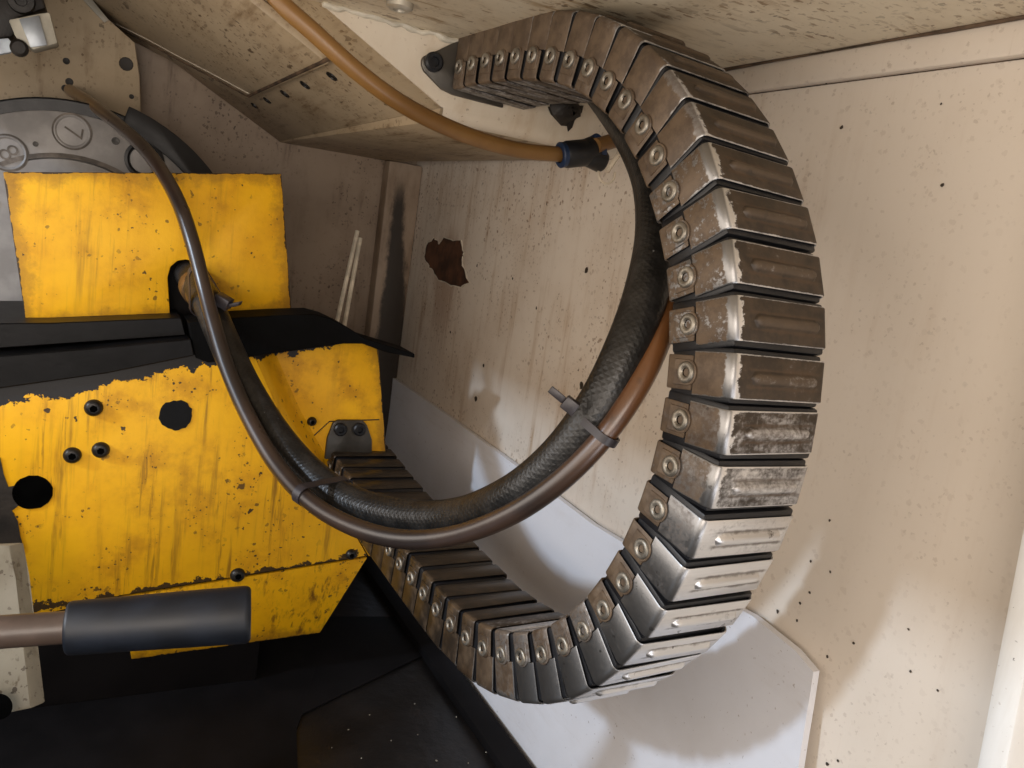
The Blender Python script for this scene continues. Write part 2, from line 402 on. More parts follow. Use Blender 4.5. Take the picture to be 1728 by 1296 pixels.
# ================================================================== SETTING
XW, ZC, YP, YF = 0.470, 0.168, 0.700, 1.300
wall = tag(mesh_bm('right_wall', box_bm((XW, -0.5, -0.75), (XW+.01, YF+.02, ZC+.02)), MAT['wall']), kind='structure')
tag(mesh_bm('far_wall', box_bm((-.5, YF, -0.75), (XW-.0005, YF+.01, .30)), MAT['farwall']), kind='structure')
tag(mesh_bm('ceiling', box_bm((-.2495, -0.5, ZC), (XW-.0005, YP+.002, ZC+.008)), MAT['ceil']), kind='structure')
tag(mesh_bm('floor', box_bm((-.8, -0.3, -0.585), (XW-.0005, YF-.0005, -.575)), MAT['floor']), kind='structure')
# folded lip along the top of the right wall
mesh_bm('wall_lip', box_bm((XW-.007, -.45, .1465), (XW-.0003, YP-.002, ZC-.0006), .002), MAT['wall'], wall)
mesh_bm('joint_grime', tube_bm([Vector((XW-.0085, .05+i*.05, ZC-.0006+random.uniform(-.0003, .0003))) for i in range(13)], lambda u: .0011+.0006*math.sin(u*17), 6), MAT['brownjoint'], wall)
mesh_bm('joint_grime', tube_bm([Vector((XW-.0004, .05+i*.05, .1462)) for i in range(13)], .0004, 6), MAT['brownjoint'], wall)
# unseen header added over and left of the camera: its lower edge throws the shade line on the wall
tag(mesh_bm('opening_header', box_bm((-.262, -.9, .100), (-.250, 1.7, .75), .002), MAT['header']), kind='structure')
# corner seam, dark with old grease
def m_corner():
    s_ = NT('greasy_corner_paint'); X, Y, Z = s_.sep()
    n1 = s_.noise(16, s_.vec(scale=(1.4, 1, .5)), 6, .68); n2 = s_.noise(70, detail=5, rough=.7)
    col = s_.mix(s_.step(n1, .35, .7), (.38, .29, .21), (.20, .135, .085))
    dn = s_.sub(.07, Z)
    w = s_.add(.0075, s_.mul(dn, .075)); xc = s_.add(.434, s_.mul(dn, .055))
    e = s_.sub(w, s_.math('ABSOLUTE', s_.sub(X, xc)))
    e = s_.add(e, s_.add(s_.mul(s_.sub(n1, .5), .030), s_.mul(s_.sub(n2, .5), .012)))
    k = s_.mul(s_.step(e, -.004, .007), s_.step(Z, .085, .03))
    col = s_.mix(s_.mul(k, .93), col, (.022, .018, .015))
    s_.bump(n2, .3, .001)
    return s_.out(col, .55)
mesh_bm('seam_strip', box_bm((.412, 1.268, -.60), (XW-.0006, YF-.0006, .098), .003), m_corner(), None)
so = bpy.data.objects['seam_strip']; tag(so, kind='structure'); so.name = 'corner_strip'
# bare rusty patch torn out of the wall paint and paint chips
pp = [(722, 410), (733, 403), (741, 414), (748, 402), (776, 407), (781, 425), (777, 441), (790, 478), (772, 484), (740, 472), (728, 452), (717, 440)]
pq = []
for i_, p_ in enumerate(pp):
    q_ = pp[(i_+1) % len(pp)]
    for k_ in range(5): pq.append((p_[0]+(q_[0]-p_[0])*k_/5+random.uniform(-2, 2), p_[1]+(q_[1]-p_[1])*k_/5+random.uniform(-2, 2)))
cxp, cyp = sum(p[0] for p in pq)/len(pq), sum(p[1] for p in pq)/len(pq)
mesh_bm('paint_edge', prism_bm([on(cxp+(x-cxp)*1.05+random.uniform(-1, 1), cyp+(y-cyp)*1.05+random.uniform(-1, 1), 0, XW-.0009) for x, y in pq], (.0008, 0, 0)), MAT['palerod'], wall)
o = mesh_bm('bare_patch', prism_bm([on(x, y, 0, XW-.0013) for x, y in pq], (.0010, 0, 0)), MAT['rust'], wall); tag(o, 'ragged rusty patch where the cream paint has peeled')
bm = bmesh.new()
for (x, y, rr) in [(989, 456, 7), (981, 650, 7), (803, 672, 6), (816, 617, 4), (880, 240, 3), (1590, 312, 4), (1588, 175, 3), (1396, 1108, 3), (1440, 1085, 3.5), (1533, 1062, 3), (1536, 1133, 3), (1366, 1000, 3), (1350, 1018, 3),
                  (1312, 1032, 4), (1345, 1047, 3), (1401, 965, 3), (1368, 947, 3), (1396, 1289, 4), (1414, 1284, 3), (1582, 1165, 3), (1395, 138, 4), (805, 448, 3), (1420, 215, 4), (1400, 878, 3), (865, 470, 3), (905, 520, 3), (760, 560, 3)]:
    c = on(x, y, 0, XW-.0007); k = rr*.78*c.x/(W(x, y, 1).x)/FPX
    n = 9; vs = [bm.verts.new(c+Vector((0, math.cos(i*2*math.pi/n)*k*random.uniform(.6, 1.2)*1.1, math.sin(i*2*math.pi/n)*k*random.uniform(.8, 1.4)))) for i in range(n)]
    tp = bm.verts.new(c+Vector((-.0008, 0, 0)))
    for i in range(n): bm.faces.new((vs[i], vs[(i+1) % n], tp))
o = mesh_bm('paint_chips', bm, MAT['chips'], wall); o['kind'] = 'stuff'

# white post at the right edge of the wall
bm = bmesh.new()
a = on(1728, 866, 0, XW-.03); b = on(1645, 1296, 0, XW-.03); cdn = on(1702, 1296, 0, XW-.03)
dn = (b-a)
p0 = a-dn*1.5; p1 = b+dn*.6
wv = Vector((0, -(b.y-cdn.y), 0))
prism_bm([p0, p1, p1+wv, p0+wv], (.0297, 0, 0), .003, 2, bm)
o = recentre(mesh_bm('frame_post', bm, MAT['post'])); tag(o, 'bright white upright frame post at the right edge beside the cream wall', 'post')

# white board standing against the foot of the right wall
def bw(x, y, X): return on(x, y, 0, X)
top = [bw(640, 622, .462), bw(760, 706, .461), bw(870, 786, .460), bw(1000, 884, .459), bw(1130, 962, .458), bw(1270, 1040, .456), bw(1340, 1098, .455), bw(1372, 1134, .454)]
bot = []
for i, t in enumerate(top): bot.append(Vector((t.x-.004, t.y, -.5745)))
bot[-1] = bw(1352, 1296, .452); e = (bot[-1]-top[-1]); bot[-1] = top[-1]+e*4.0; bot[-1].z = -.5745
bm = bmesh.new(); rows = 12; G = []
for i in range(rows+1):
    row = []
    for j, (t, q) in enumerate(zip(top, bot)):
        p = t.lerp(q, i/rows); p.x += .0022*math.sin(j*1.3+i*.5)*math.sin(i*.4+.6)
        row.append(bm.verts.new(p))
    G.append(row)
for i in range(rows):
    for j in range(len(top)-1): bm.faces.new((G[i][j], G[i][j+1], G[i+1][j+1], G[i+1][j]))
r_ = bmesh.ops.extrude_face_region(bm, geom=list(bm.faces))
bmesh.ops.translate(bm, vec=(.0062, 0, 0), verts=[v for v in r_['geom'] if isinstance(v, bmesh.types.BMVert)])
o = recentre(mesh_bm('white_board', bm, MAT['board'], ang=50)); tag(o, 'white board with a cut corner leaning on the foot of the cream wall', 'board')

# swarf and paint flakes lying on the dark floor
bm = bmesh.new()
for (x, y, q) in [(624, 1207, 3), (736, 1284, 4), (700, 1188, 3), (588, 1232, 2), (660, 1250, 2), (820, 1270, 2), (770, 1210, 2), (705, 1240, 1.6), (610, 1280, 2), (845, 1230, 1.6), (560, 1262, 1.5), (790, 1288, 2)]:
    c_ = on(x, y, 2, -.5738); rr_ = q*.00042
    vs = [bm.verts.new(c_+Vector((math.cos(k_*1.2566)*rr_*random.uniform(.5, 1.4), math.sin(k_*1.2566)*rr_*random.uniform(.5, 1.4), random.uniform(-.0003, .0008)))) for k_ in range(5)]
    tp_v = bm.verts.new(c_+Vector((0, 0, .0014)))
    for k_ in range(5): bm.faces.new((vs[k_], vs[(k_+1) % 5], tp_v))
sw_ = mesh_bm('metal_chips', bm, MAT['paleplastic']); sw_['kind'] = 'stuff'; sw_['label'] = 'scattered pale metal chips on the dark oily floor'

# thin black sheet standing in for the shade on the floor
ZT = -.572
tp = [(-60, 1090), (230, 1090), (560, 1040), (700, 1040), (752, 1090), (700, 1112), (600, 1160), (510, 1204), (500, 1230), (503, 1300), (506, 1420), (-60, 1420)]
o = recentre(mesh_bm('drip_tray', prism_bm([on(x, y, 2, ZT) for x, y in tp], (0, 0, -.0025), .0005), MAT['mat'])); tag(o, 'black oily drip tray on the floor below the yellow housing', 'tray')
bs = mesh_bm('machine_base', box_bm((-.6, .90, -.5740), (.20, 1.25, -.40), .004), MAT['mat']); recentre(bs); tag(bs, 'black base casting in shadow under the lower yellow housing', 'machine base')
bp = [on(742, 1078, 0, .440), on(925, 1300, 0, .440)]
o = recentre(mesh_bm('floor_edge_strip', prism_bm([(.420, .50, -.5745), (.446, .50, -.5745), (.446, .50, -.556), (.420, .50, -.562)], (0, .78, 0), .001), MAT['mat'])); tag(o, 'black strip along the floor at the foot of the white board', 'strip')  # black strip drawn in place of the shade along the board

# ================================================================== HANGING HOUSING (upper left to centre)
hs = empty('slide_housing', (.36, YP, .12), 'cream sheet metal housing hanging from the ceiling with the steel chain bolted on', 'machine housing')
def quad(name, pts, mat, parent, thick=.004, direction=None, bevel=.0006):
    n = (Vector(pts[1])-Vector(pts[0])).cross(Vector(pts[2])-Vector(pts[1])).normalized()
    if direction is not None and n.dot(Vector(direction)) < 0: n = -n
    return mesh_bm(name, prism_bm(pts, n*thick, bevel), mat, parent)
quad('front_plate', [(.1545, YP, ZC-.0006), (.2705, YP, .1085), (.4690, YP, .110), (.4690, YP, ZC-.0006)], MAT['plate'], hs, .003, (0, 1, 0))
# rounded lower lip
bm = bmesh.new(); ra = []; rb = []
for k in range(7):
    t = k/6*math.pi/2
    yy = YP+.012-.012*math.cos(t); zz = .110-.0125*math.sin(t)
    ra.append(bm.verts.new((.2712+.002*math.sin(t), yy, zz))); rb.append(bm.verts.new((.4688, yy, zz)))
for k in range(6): bm.faces.new((ra[k], rb[k], rb[k+1], ra[k+1]))
mesh_bm('lower_lip', bm, MAT['plate'], hs, ang=60)
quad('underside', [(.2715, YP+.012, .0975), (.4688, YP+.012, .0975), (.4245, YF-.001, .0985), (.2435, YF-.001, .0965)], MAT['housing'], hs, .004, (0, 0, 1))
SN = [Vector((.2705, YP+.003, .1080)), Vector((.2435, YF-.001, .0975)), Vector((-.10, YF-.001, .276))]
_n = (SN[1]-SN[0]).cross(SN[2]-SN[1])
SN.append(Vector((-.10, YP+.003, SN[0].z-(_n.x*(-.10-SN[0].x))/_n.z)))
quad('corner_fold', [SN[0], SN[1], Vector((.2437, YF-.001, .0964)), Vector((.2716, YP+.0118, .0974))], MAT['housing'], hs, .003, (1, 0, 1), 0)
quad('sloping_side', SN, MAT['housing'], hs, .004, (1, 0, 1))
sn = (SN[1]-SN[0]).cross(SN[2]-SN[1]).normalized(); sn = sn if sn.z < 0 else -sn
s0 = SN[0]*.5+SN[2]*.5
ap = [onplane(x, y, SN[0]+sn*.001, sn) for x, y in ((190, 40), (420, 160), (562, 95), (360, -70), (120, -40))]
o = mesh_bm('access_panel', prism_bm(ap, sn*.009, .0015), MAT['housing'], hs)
apc = sum(ap, Vector())/len(ap)
ape = [(188, 41), (245, 69), (300, 99), (360, 130), (419, 162), (490, 129), (564, 95)]
mesh_bm('panel_seam', tube_bm([onplane(x, y, SN[0]+sn*.0098, sn) for x, y in ape], .0021, 8), MAT['brownjoint'], hs)
mesh_bm('panel_edge', tube_bm([onplane(x+2, y-4, SN[0]+sn*.0098, sn) for x, y in ape[:5]], .0010, 6), MAT['plate'], hs)  # pale line drawn as the light caught on the panel's edge
for (x, y, rr) in ((300, 92, .0085), (341, 127, .008), (430, 178, .006), (451, 169, .006), (481, 158, .0065), (515, 143, .0065), (560, 128, .0065)):
    c = onplane(x, y, SN[0], sn)
    bm = lathe_bm([(rr, -.0003), (rr*.95, .0014), (rr*.7, .0018), (rr*.55, .0004), (0, .0003)], c, sn, 14)
    mesh_bm('screw', bm, MAT['bolt'], hs)
# grime streak under the access panel screws, sealant bead along ceiling joint
bead = spline([on(545+i*12, 5+i*3.35+random.uniform(-3, 3), 1, YP-.002) for i in range(20)], 60)
mesh_bm('sealant_bead', tube_bm(bead, lambda u: .0026*(1+.22*math.sin(u*23)+.12*math.sin(u*51+1)), 8), MAT['beads'], hs)
# torn rubber and grease under the chain
bm = lathe_bm([(.0001, .010), (.009, .009), (.015, .005), (.0165, 0)], on(953, 182, 1, YP-.0005), (0, -1, 0), 18)
for v in bm.verts: v.co += Vector((random.uniform(-1, 1), 0, random.uniform(-1, 1)))*.0022
mesh_bm('torn_rubber', bm, MAT['grime'], hs)
gp = [(925, 180), (930, 193), (942, 203), (956, 206), (959, 222), (966, 215), (970, 203), (982, 190), (985, 178)]
mesh_bm('grease_stain', prism_bm([on(x, y, 1, YP-.0012) for x, y in gp], (0, .001, 0)), MAT['grime'], hs)
# bolt on the ceiling at the top edge
c = on(675, 4, 2, ZC)
o = recentre(mesh_bm('ceiling_bolt', lathe_bm([(.0105, 0), (.0105, .004), (.0075, .006), (.005, .006), (.0045, .003), (0, .003)], c, (0, 0, -1), 16), MAT['alu'])); tag(o, 'small steel bolt head on the stained ceiling above the chain bracket', 'bolt')

# ================================================================== CABLE CHAIN
MC = Matrix(((0.8436, 0.0460, 0.5350), (-0.5128, -0.2264, 0.8281), (0.1592, -0.9730, -0.1674)))   # chain's own axes in camera coordinates
RC = M @ MC.transposed()                             # chain axes -> room
CX, CW, PITCH = 0.3205, 0.0770, 0.0266
meas = [(.6608, .1475), (.6387, .1482), (.6136, .1480), (.5887, .1470), (.5644, .1458), (.5399, .1440), (.5132, .1406), (.4883, .1353), (.4627, .1270), (.4397, .1168), (.4160, .1030), (.3947, .0867),
        (.3763, .0680), (.3590, .0471), (.3440, .0245), (.3318, -.0001), (.3228, -.0255), (.3172, -.0519), (.3144, -.0790), (.3144, -.1061), (.3178, -.1338), (.3242, -.1608), (.3340, -.1870), (.3470, -.2112), (.3617, -.2334),
        (.3790, -.2534), (.3996, -.2712), (.4230, -.2862), (.4477, -.2982), (.4734, -.3070), (.5004, -.3125), (.5273, -.3148), (.5549, -.3144), (.60, -.3115), (.66, -.3065), (.73, -.3000), (.80, -.2910), (.8830, -.2790)]
pathc = [Vector((0, a, b)) for a, b in meas]
NM = 33                                              # links read one by one from the photograph, then the lower run at even pitch
sm = [pathc[0]]+[pathc[i]*.5+(pathc[i-1]+pathc[i+1])*.25 for i in range(1, NM-1)]+[pathc[NM-1]]
tail = spline([sm[-1]]+pathc[NM:], 400); Lp = sum((tail[i+1]-tail[i]).length for i in range(399))
pts = sm+spline([sm[-1]]+pathc[NM:], int(round(Lp/PITCH))+1)[1:]
NL = len(pts)
NI, NO, RB, TH = -.0175, .0325, .0046, .0009

def u_section(n_in, n_out, x0, x1, rb, sign):        # open U profile in (x, n): sign +1 opens inward (outer cover), -1 opens outward
    prof = [(x0, n_in)]
    for k in range(6):
        t = k/5*math.pi/2
        prof.append((x0+rb-rb*math.cos(t), n_out-sign*rb+sign*rb*math.sin(t)))
    for k in range(6):
        t = k/5*math.pi/2
        prof.append((x1-rb+rb*math.sin(t), n_out-sign*rb+sign*rb*math.cos(t)))
    prof.append((x1, n_in))
    return prof
def cover_mesh(name, prof, ts, flare):
    bm = bmesh.new(); rows = []
    cxm = CW/2; cn = sum(p[1] for p in prof)/len(prof)
    for t, fl in zip(ts, flare):
        rows.append([bm.verts.new((x+(fl if x > cxm else -fl), t, n+(fl if n > 0 else -fl if n < -.01 else 0))) for x, n in prof])
    fs = []
    for a, b in zip(rows, rows[1:]):
        for k in range(len(prof)-1): fs.append(bm.faces.new((a[k], a[k+1], b[k+1], b[k])))
    return bm
def solidify(bm, th):
    bmesh.ops.recalc_face_normals(bm, faces=bm.faces)
    bmesh.ops.solidify(bm, geom=list(bm.faces), thickness=th)
def finish(name, bm, mat, ang=35):
    bmesh.ops.recalc_face_normals(bm, faces=bm.faces)
    me = bpy.data.meshes.new(name); bm.to_mesh(me); bm.free()
    me.polygons.foreach_set('use_smooth', [True]*len(me.polygons)); me.set_sharp_from_angle(angle=math.radians(ang))
    me.materials.append(mat); return me
# outer cover: sheet U with a raised rib pressed across its face
HL = .0122
prof = u_section(.0040, NO, 0, CW, RB, 1)
bm = cover_mesh('outer_cover', prof, (-HL, -HL+.0008, HL-.0008, HL), (-.0004, .0002, .0002, -.0002))
solidify(bm, .0008)
RIB = bmesh.new()
x0, x1, hw, hh = .014, CW-.008, .0050, .0030
NXR, NTR = 26, 8
grid = []
for i in range(NXR+1):
    row = []
    for j in range(NTR+1):
        u = i/NXR; vv = j/NTR*2-1
        x = x0+(x1-x0)*u
        endd = min(x-x0, x1-x)
        wloc = hw*math.sqrt(max(0, 1-max(0, 1-endd/hw)**2)) if endd < hw else hw
        t = vv*max(wloc, .0002)
        prof_h = min(1.0, 1.25*(.5+.5*math.cos(math.pi*abs(vv))))
        hl = hh*prof_h*min(1, endd/.003+.0)
        row.append(RIB.verts.new((x, t-.0005, NO-.0001+hl)))
    grid.append(row)
for i in range(NXR):
    for j in range(NTR): RIB.faces.new((grid[i][j], grid[i+1][j], grid[i+1][j+1], grid[i][j+1]))
tmp = bpy.data.meshes.new('tmp'); RIB.to_mesh(tmp); RIB.free(); bm.from_mesh(tmp); bpy.data.meshes.remove(tmp)
ME_OUT = finish('outer_cover', bm, MAT['steel'], 50)
# inner cover with rivet tab and rounded boss
HI = .0097
prof = u_section(.0036, NI, -.0009, CW+.0009, .0032, -1)
bm = cover_mesh('inner_cover', prof, (-HI, -HI+.0006, HI-.0006, HI), (-.0003, .0001, .0001, -.0003))
solidify(bm, .0008)
bo = [(-.0012, -.0066, -.0075), (-.0012, -.0072, -.004)]
outline = []
for k in range(13):
    t = -math.pi/2+k/12*math.pi
    outline.append((math.sin(t)*.0074, .0008+math.cos(t)*.0062))
outline = [(-.0074, -.0100)]+outline+[(.0074, -.0100)]
prism_bm([(-.0017, t, n) for t, n in outline], (.0014, 0, 0), .0004, 1, bm)
ME_IN = finish('inner_cover', bm, MAT['steel'], 40)
ME_RIV = finish('rivet', lathe_bm([(.0062, 0), (.0062, .0009), (.0058, .0015), (.0050, .0019), (.0036, .0019), (.0029, .0014), (.0024, .0008), (.0021, -.0003), (0, -.0003)], (-.0015, 0, 0), (-1, 0, 0), 24), MAT['rivet'], 60)
ME_RIV.materials.append(MAT['hole'])
for p_ in ME_RIV.polygons:
    if math.hypot(p_.center.y, p_.center.z) < .0024: p_.material_index = 1
def core(ins, hl):
    bm = bmesh.new()
    box_bm((.0010+ins, -hl, NI+.0014+ins), (CW-.0010-ins, hl, NO-.0016-ins), .0018, 2, bm)
    return finish('chain_link', bm, MAT['black'], 40)
ME_C = (core(.0000, .0150), core(.0007, .0150))

def room(x, q): return RC @ Vector((CX+x, q.y, q.z))
ch = empty('cable_chain', room(CW/2, pts[0]), 'steel covered cable drag chain hanging in a big loop from the housing plate', 'cable chain')
for i, p in enumerate(pts):
    tg = (pts[min(i+1, NL-1)]-pts[max(i-1, 0)]).normalized()
    nr = Vector((0, tg.z, -tg.y))                    # outward normal in the chain plane
    ax = RC @ Vector((1, 0, 0)); tt = RC @ tg; nn = RC @ nr
    if ax.cross(tt).dot(nn) < 0: tt = -tt
    loc = room(0, p)
    mw = Matrix(((ax.x, tt.x, nn.x, loc.x), (ax.y, tt.y, nn.y, loc.y), (ax.z, tt.z, nn.z, loc.z), (0, 0, 0, 1)))
    lk = bpy.data.objects.new('chain_link', ME_C[i % 2]); COL.objects.link(lk)
    lk.parent = ch; lk.matrix_parent_inverse = Matrix.Translation(-ch.location); lk.matrix_basis = mw
    u = i/(NL-1)
    if i < 11: gl, wl, bl = .74, .30, .1
    elif i < 13: gl, wl, bl = .76, .5, .3
    elif i < 17: gl, wl, bl = .76, .95, .95
    elif i < 20: gl, wl, bl = .66-.11*(i-17), 1.0, .35
    elif i < 22: gl, wl, bl = .22-.12*(i-20), 1.0, 0
    elif i < 28: gl, wl, bl = .02, 1.0, 0
    else: gl, wl, bl = min(.50+.10*(i-28), 1.25), .25, 0
    for nm, me, gg in (('outer_cover', ME_OUT, gl), ('inner_cover', ME_IN, .58 if i < 13 else .60 if i < 24 else .40 if i < 29 else .55 if i < 30 else .85 if i < 32 else 1.22), ('rivet', ME_RIV, .3)):
        c = bpy.data.objects.new(nm, me); COL.objects.link(c); c.parent = lk
        c.color = (min(gg, 1)+random.uniform(-.07, .07), wl, bl, 1-max(0, min(1, (i-28)/4)))
        if nm == 'outer_cover':
            c.scale.y = 1.07 if (i < 13 or i > 27) else 1.0
        if nm != 'rivet':
            c.rotation_euler = tuple(math.radians(random.uniform(-.7, .7)) for _ in range(3)); c.location = (random.uniform(-.0002, .0002), random.uniform(-.0003, .0003), random.uniform(-.0002, .0003))
        if nm == 'rivet':
            c.rotation_euler = (random.uniform(0, 6), 0, 0)
# end brackets
def bracket(outline, boltspots, vec, rad, head):
    b = mesh_bm('end_bracket', prism_bm(outline, vec, .0012), MAT['steelflat'], ch)
    for c in boltspots:
        mesh_bm('bolt', lathe_bm([(rad, 0), (rad, .0035), (rad*.8, .005), (rad*.5, .005), (rad*.45, .002), (0, .002)], c, (0, -1, 0), 18), head, b)
    return b
MAT['steelflat'] = m_plain('bracket_steel', (.10, .092, .08), .38, .8, bump=.3, scale=80, var=.35)
fy = .6955
bracket([on(x, y, 1, fy) for x, y in ((712, 100), (716, 94), (728, 90), (770, 70), (850, 48), (850, 182), (765, 160), (745, 150), (716, 120), (712, 110))],
        [on(731, 105, 1, fy-.0003)], (0, .0042, 0), .0085, MAT['black'])
FY = .8800
bracket([on(x, y, 1, FY-.005) for x, y in ((562, 714), (570, 709), (612, 709), (620, 718), (628, 742), (628, 775), (548, 775), (552, 740))],
        [on(574, 724, 1, FY-.0053), on(606, 724, 1, FY-.0053)], (0, .0044, 0), .0078, MAT['black'])

# ================================================================== YELLOW HOUSINGS
def fit(a, b):                                       # line z = p + q*x through two photo points on the front face
    q = (b.z-a.z)/(b.x-a.x); return (a.z-q*a.x, q)
FU = .905
uz = fit(on(5, 281, 1, FU), on(475, 289, 1, FU))
ce = [on(x, y, 1, FU) for x, y in ((5, 290), (475, 293), (492, 525), (45, 552))]
MAT['yellow_up'] = m_yellow('yellow_upper_paint', edges=[(ce[i], ce[(i+1) % 4]) for i in range(4)])
yu = empty('yellow_cover', on(250, 545, 1, FU), 'yellow painted sheet cover with a slot for the hose above the black slide', 'machine cover')
slot = [(288, 546), (285, 500), (283, 468), (288, 450), (300, 440), (315, 438), (328, 443), (336, 455), (340, 470), (350, 545)]
outl = [(5, 290), (45, 552)]+slot+[(380, 536), (492, 525), (475, 293)]
mesh_bm('front_panel', prism_bm([on(x, y, 1, FU) for x, y in outl], (0, .004, 0), .0012), MAT['yellow_up'], yu)
bk = [on(8, 293, 1, FU), on(473, 296, 1, FU)]
tl, tr_, br, bl = (on(x, y, 1, FU+.0042) for x, y in ((6, 291), (474, 294), (490, 524), (46, 550)))
dv = Vector((0, .15, 0))
mesh_bm('top_panel', prism_bm([tl, tr_, tr_+dv, tl+dv], (tr_-tl).cross(dv).normalized()*-.003), MAT['yellow_up'], yu)
mesh_bm('side_panel', prism_bm([tr_, br, br+dv, tr_+dv], (-.003, 0, 0)), MAT['yellow_up'], yu)
mesh_bm('side_panel', prism_bm([tl, bl, bl+dv, tl+dv], (.003, 0, 0)), MAT['yellow_up'], yu)

FL = FY-.026
a = on(0, 690, 1, FL); b = on(380, 612, 1, FL); c1 = on(205, 1005, 1, FL); c2 = on(620, 938, 1, FL)
MAT['yellow_low'] = m_yellow('yellow_lower_paint', run=.80, zl=fit(a, b), zc=fit(c1, c2))
MAT['yellow_right'] = m_yellow('yellow_right_paint', run=.2, zl=fit(on(440, 601, 1, FY), on(605, 573, 1, FY)), edges=[(on(638, 590, 1, FY), on(652, 760, 1, FY))])
MAT['yellow_skirt'] = m_yellow('yellow_skirt_paint', run=1.0, edges=[(on(540, 1068, 1, FL+.035), on(222, 1113, 1, FL+.035))])
yl = empty('yellow_housing', on(330, 1000, 1, FY), 'yellow painted housing with chipped paint and black bolts behind the hose loop', 'machine housing')
FL = FY-.026                                         # the left part of the front stands proud of the right part
front = [(-60, 640), (340, 596), (430, 600), (470, 690), (540, 805), (580, 868), (620, 938), (205, 1005), (50, 1043), (28, 900), (14, 850), (-60, 850)]
mesh_bm('front_panel', prism_bm([on(x, y, 1, FL) for x, y in front], (0, .006, 0), .0012), MAT['yellow_low'], yl)
right = [(462, 592), (560, 574), (606, 574), (638, 590), (652, 760), (640, 928), (600, 905), (560, 790), (505, 690)]
mesh_bm('side_front', prism_bm([on(x, y, 1, FY) for x, y in right], (0, .006, 0), .0012), MAT['yellow_right'], yl)
bl_ = spline([on(x, y, 1, FL+.0006) for x, y in ((430, 600), (470, 690), (540, 805), (580, 868), (622, 938))], 24)
br2 = spline([on(x, y, 1, FY+.0008) for x, y in ((465, 590), (507, 690), (562, 790), (602, 905), (640, 930))], 24)
bm = bmesh.new(); G = []
for p, q in zip(bl_, br2):
    row = []
    for k in range(7):
        t = k/6; w_ = p.lerp(q, t); w_.y = p.y+(q.y-p.y)*(t*t*(3-2*t)); row.append(bm.verts.new(w_))
    G.append(row)
for i in range(23):
    for k in range(6): bm.faces.new((G[i][k], G[i][k+1], G[i+1][k+1], G[i+1][k]))
mesh_bm('bend', bm, MAT['yellow_right'], yl, ang=60)
sk_t = [on(x, y, 1, FL+.0015) for x, y in ((205, 1008), (620, 941))]
sk_b = [on(x, y, 1, FL+.035) for x, y in ((540, 1068), (222, 1113))]
mesh_bm('skirt', prism_bm(sk_t+sk_b, (0, .005, 0), .001), MAT['yellow_skirt'], yl)
r0, r1, r2 = on(638, 592, 1, FY+.0062), on(651, 760, 1, FY+.0062), on(640, 928, 1, FY+.0062)
dv = Vector((0, .2, 0))
mesh_bm('side_panel', prism_bm([r0, r1, r1+dv, r0+dv], (-.004, 0, 0)), MAT['yellow_skirt'], yl)
def button(x, y, rr, name='bolt', mat='bolt', k=1.0, parent=yl, Y=FY):
    c = on(x, y, 1, Y-.0001)
    ob = mesh_bm(name, lathe_bm([(rr, 0), (rr*.98, .0014*k), (rr*.8, .0042*k), (rr*.62, .0052*k), (rr*.46, .0054*k), (0, .0054*k)], c, (0, -1, 0), 24), MAT[mat], parent)
    if rr > .005: mesh_bm('socket', lathe_bm([(rr*.44, .0054*k), (rr*.42, .0057*k), (0, .0056*k)], c, (0, -1, 0), 6), MAT['hole'], ob)
    return ob
for x, y, rr, yy in ((158, 688, .0086, FL), (122, 768, .0083, FL), (170, 759, .0083, FL), (526, 711, .0056, FY), (506, 712, .003, FY), (401, 970, .0083, FL), (592, 935, .0066, FL)): button(x, y, rr, Y=yy)
def disc(x, y, rr, name, mat, parent=yl, Y=FY, ragged=.0, n=28, lift=.0012):
    c = on(x, y, 1, Y-lift); bm = bmesh.new()
    ring = [bm.verts.new(c+Vector((math.cos(i*2*math.pi/n), 0, math.sin(i*2*math.pi/n)))*rr*(1+random.uniform(-ragged, ragged))) for i in range(n)]
    ring2 = [bm.verts.new(v.co+Vector((0, lift-.0001, 0))) for v in ring]
    bm.faces.new(ring)
    for i in range(n): bm.faces.new((ring[i], ring[(i+1) % n], ring2[(i+1) % n], ring2[i]))
    return mesh_bm(name, bm, MAT[mat], parent)
disc(297, 701, .0160, 'plug', 'plug', ragged=.06, Y=FL)
disc(55, 831, .0172, 'hole', 'hole', ragged=.02, Y=FL)
# ragged bare edge at the lower left
ragp = [(-60, 850), (-60, 770), (0, 772), (6, 800), (14, 822), (34, 818), (40, 846), (20, 862), (30, 880), (34, 905), (40, 925), (30, 940), (-60, 940)]
mesh_bm('bare_edge', prism_bm([on(x, y, 1, FL-.0012) for x, y in ragp], (0, .001, 0)), MAT['grime'], yl)
# thin scribed line of the chain recess
ln = [on(x, y, 1, FY-.0004) for x, y in ((530, 735), (556, 711), (640, 708))]
mesh_bm('scribed_line', tube_bm(ln, .0007, 6), MAT['grime'], yl)

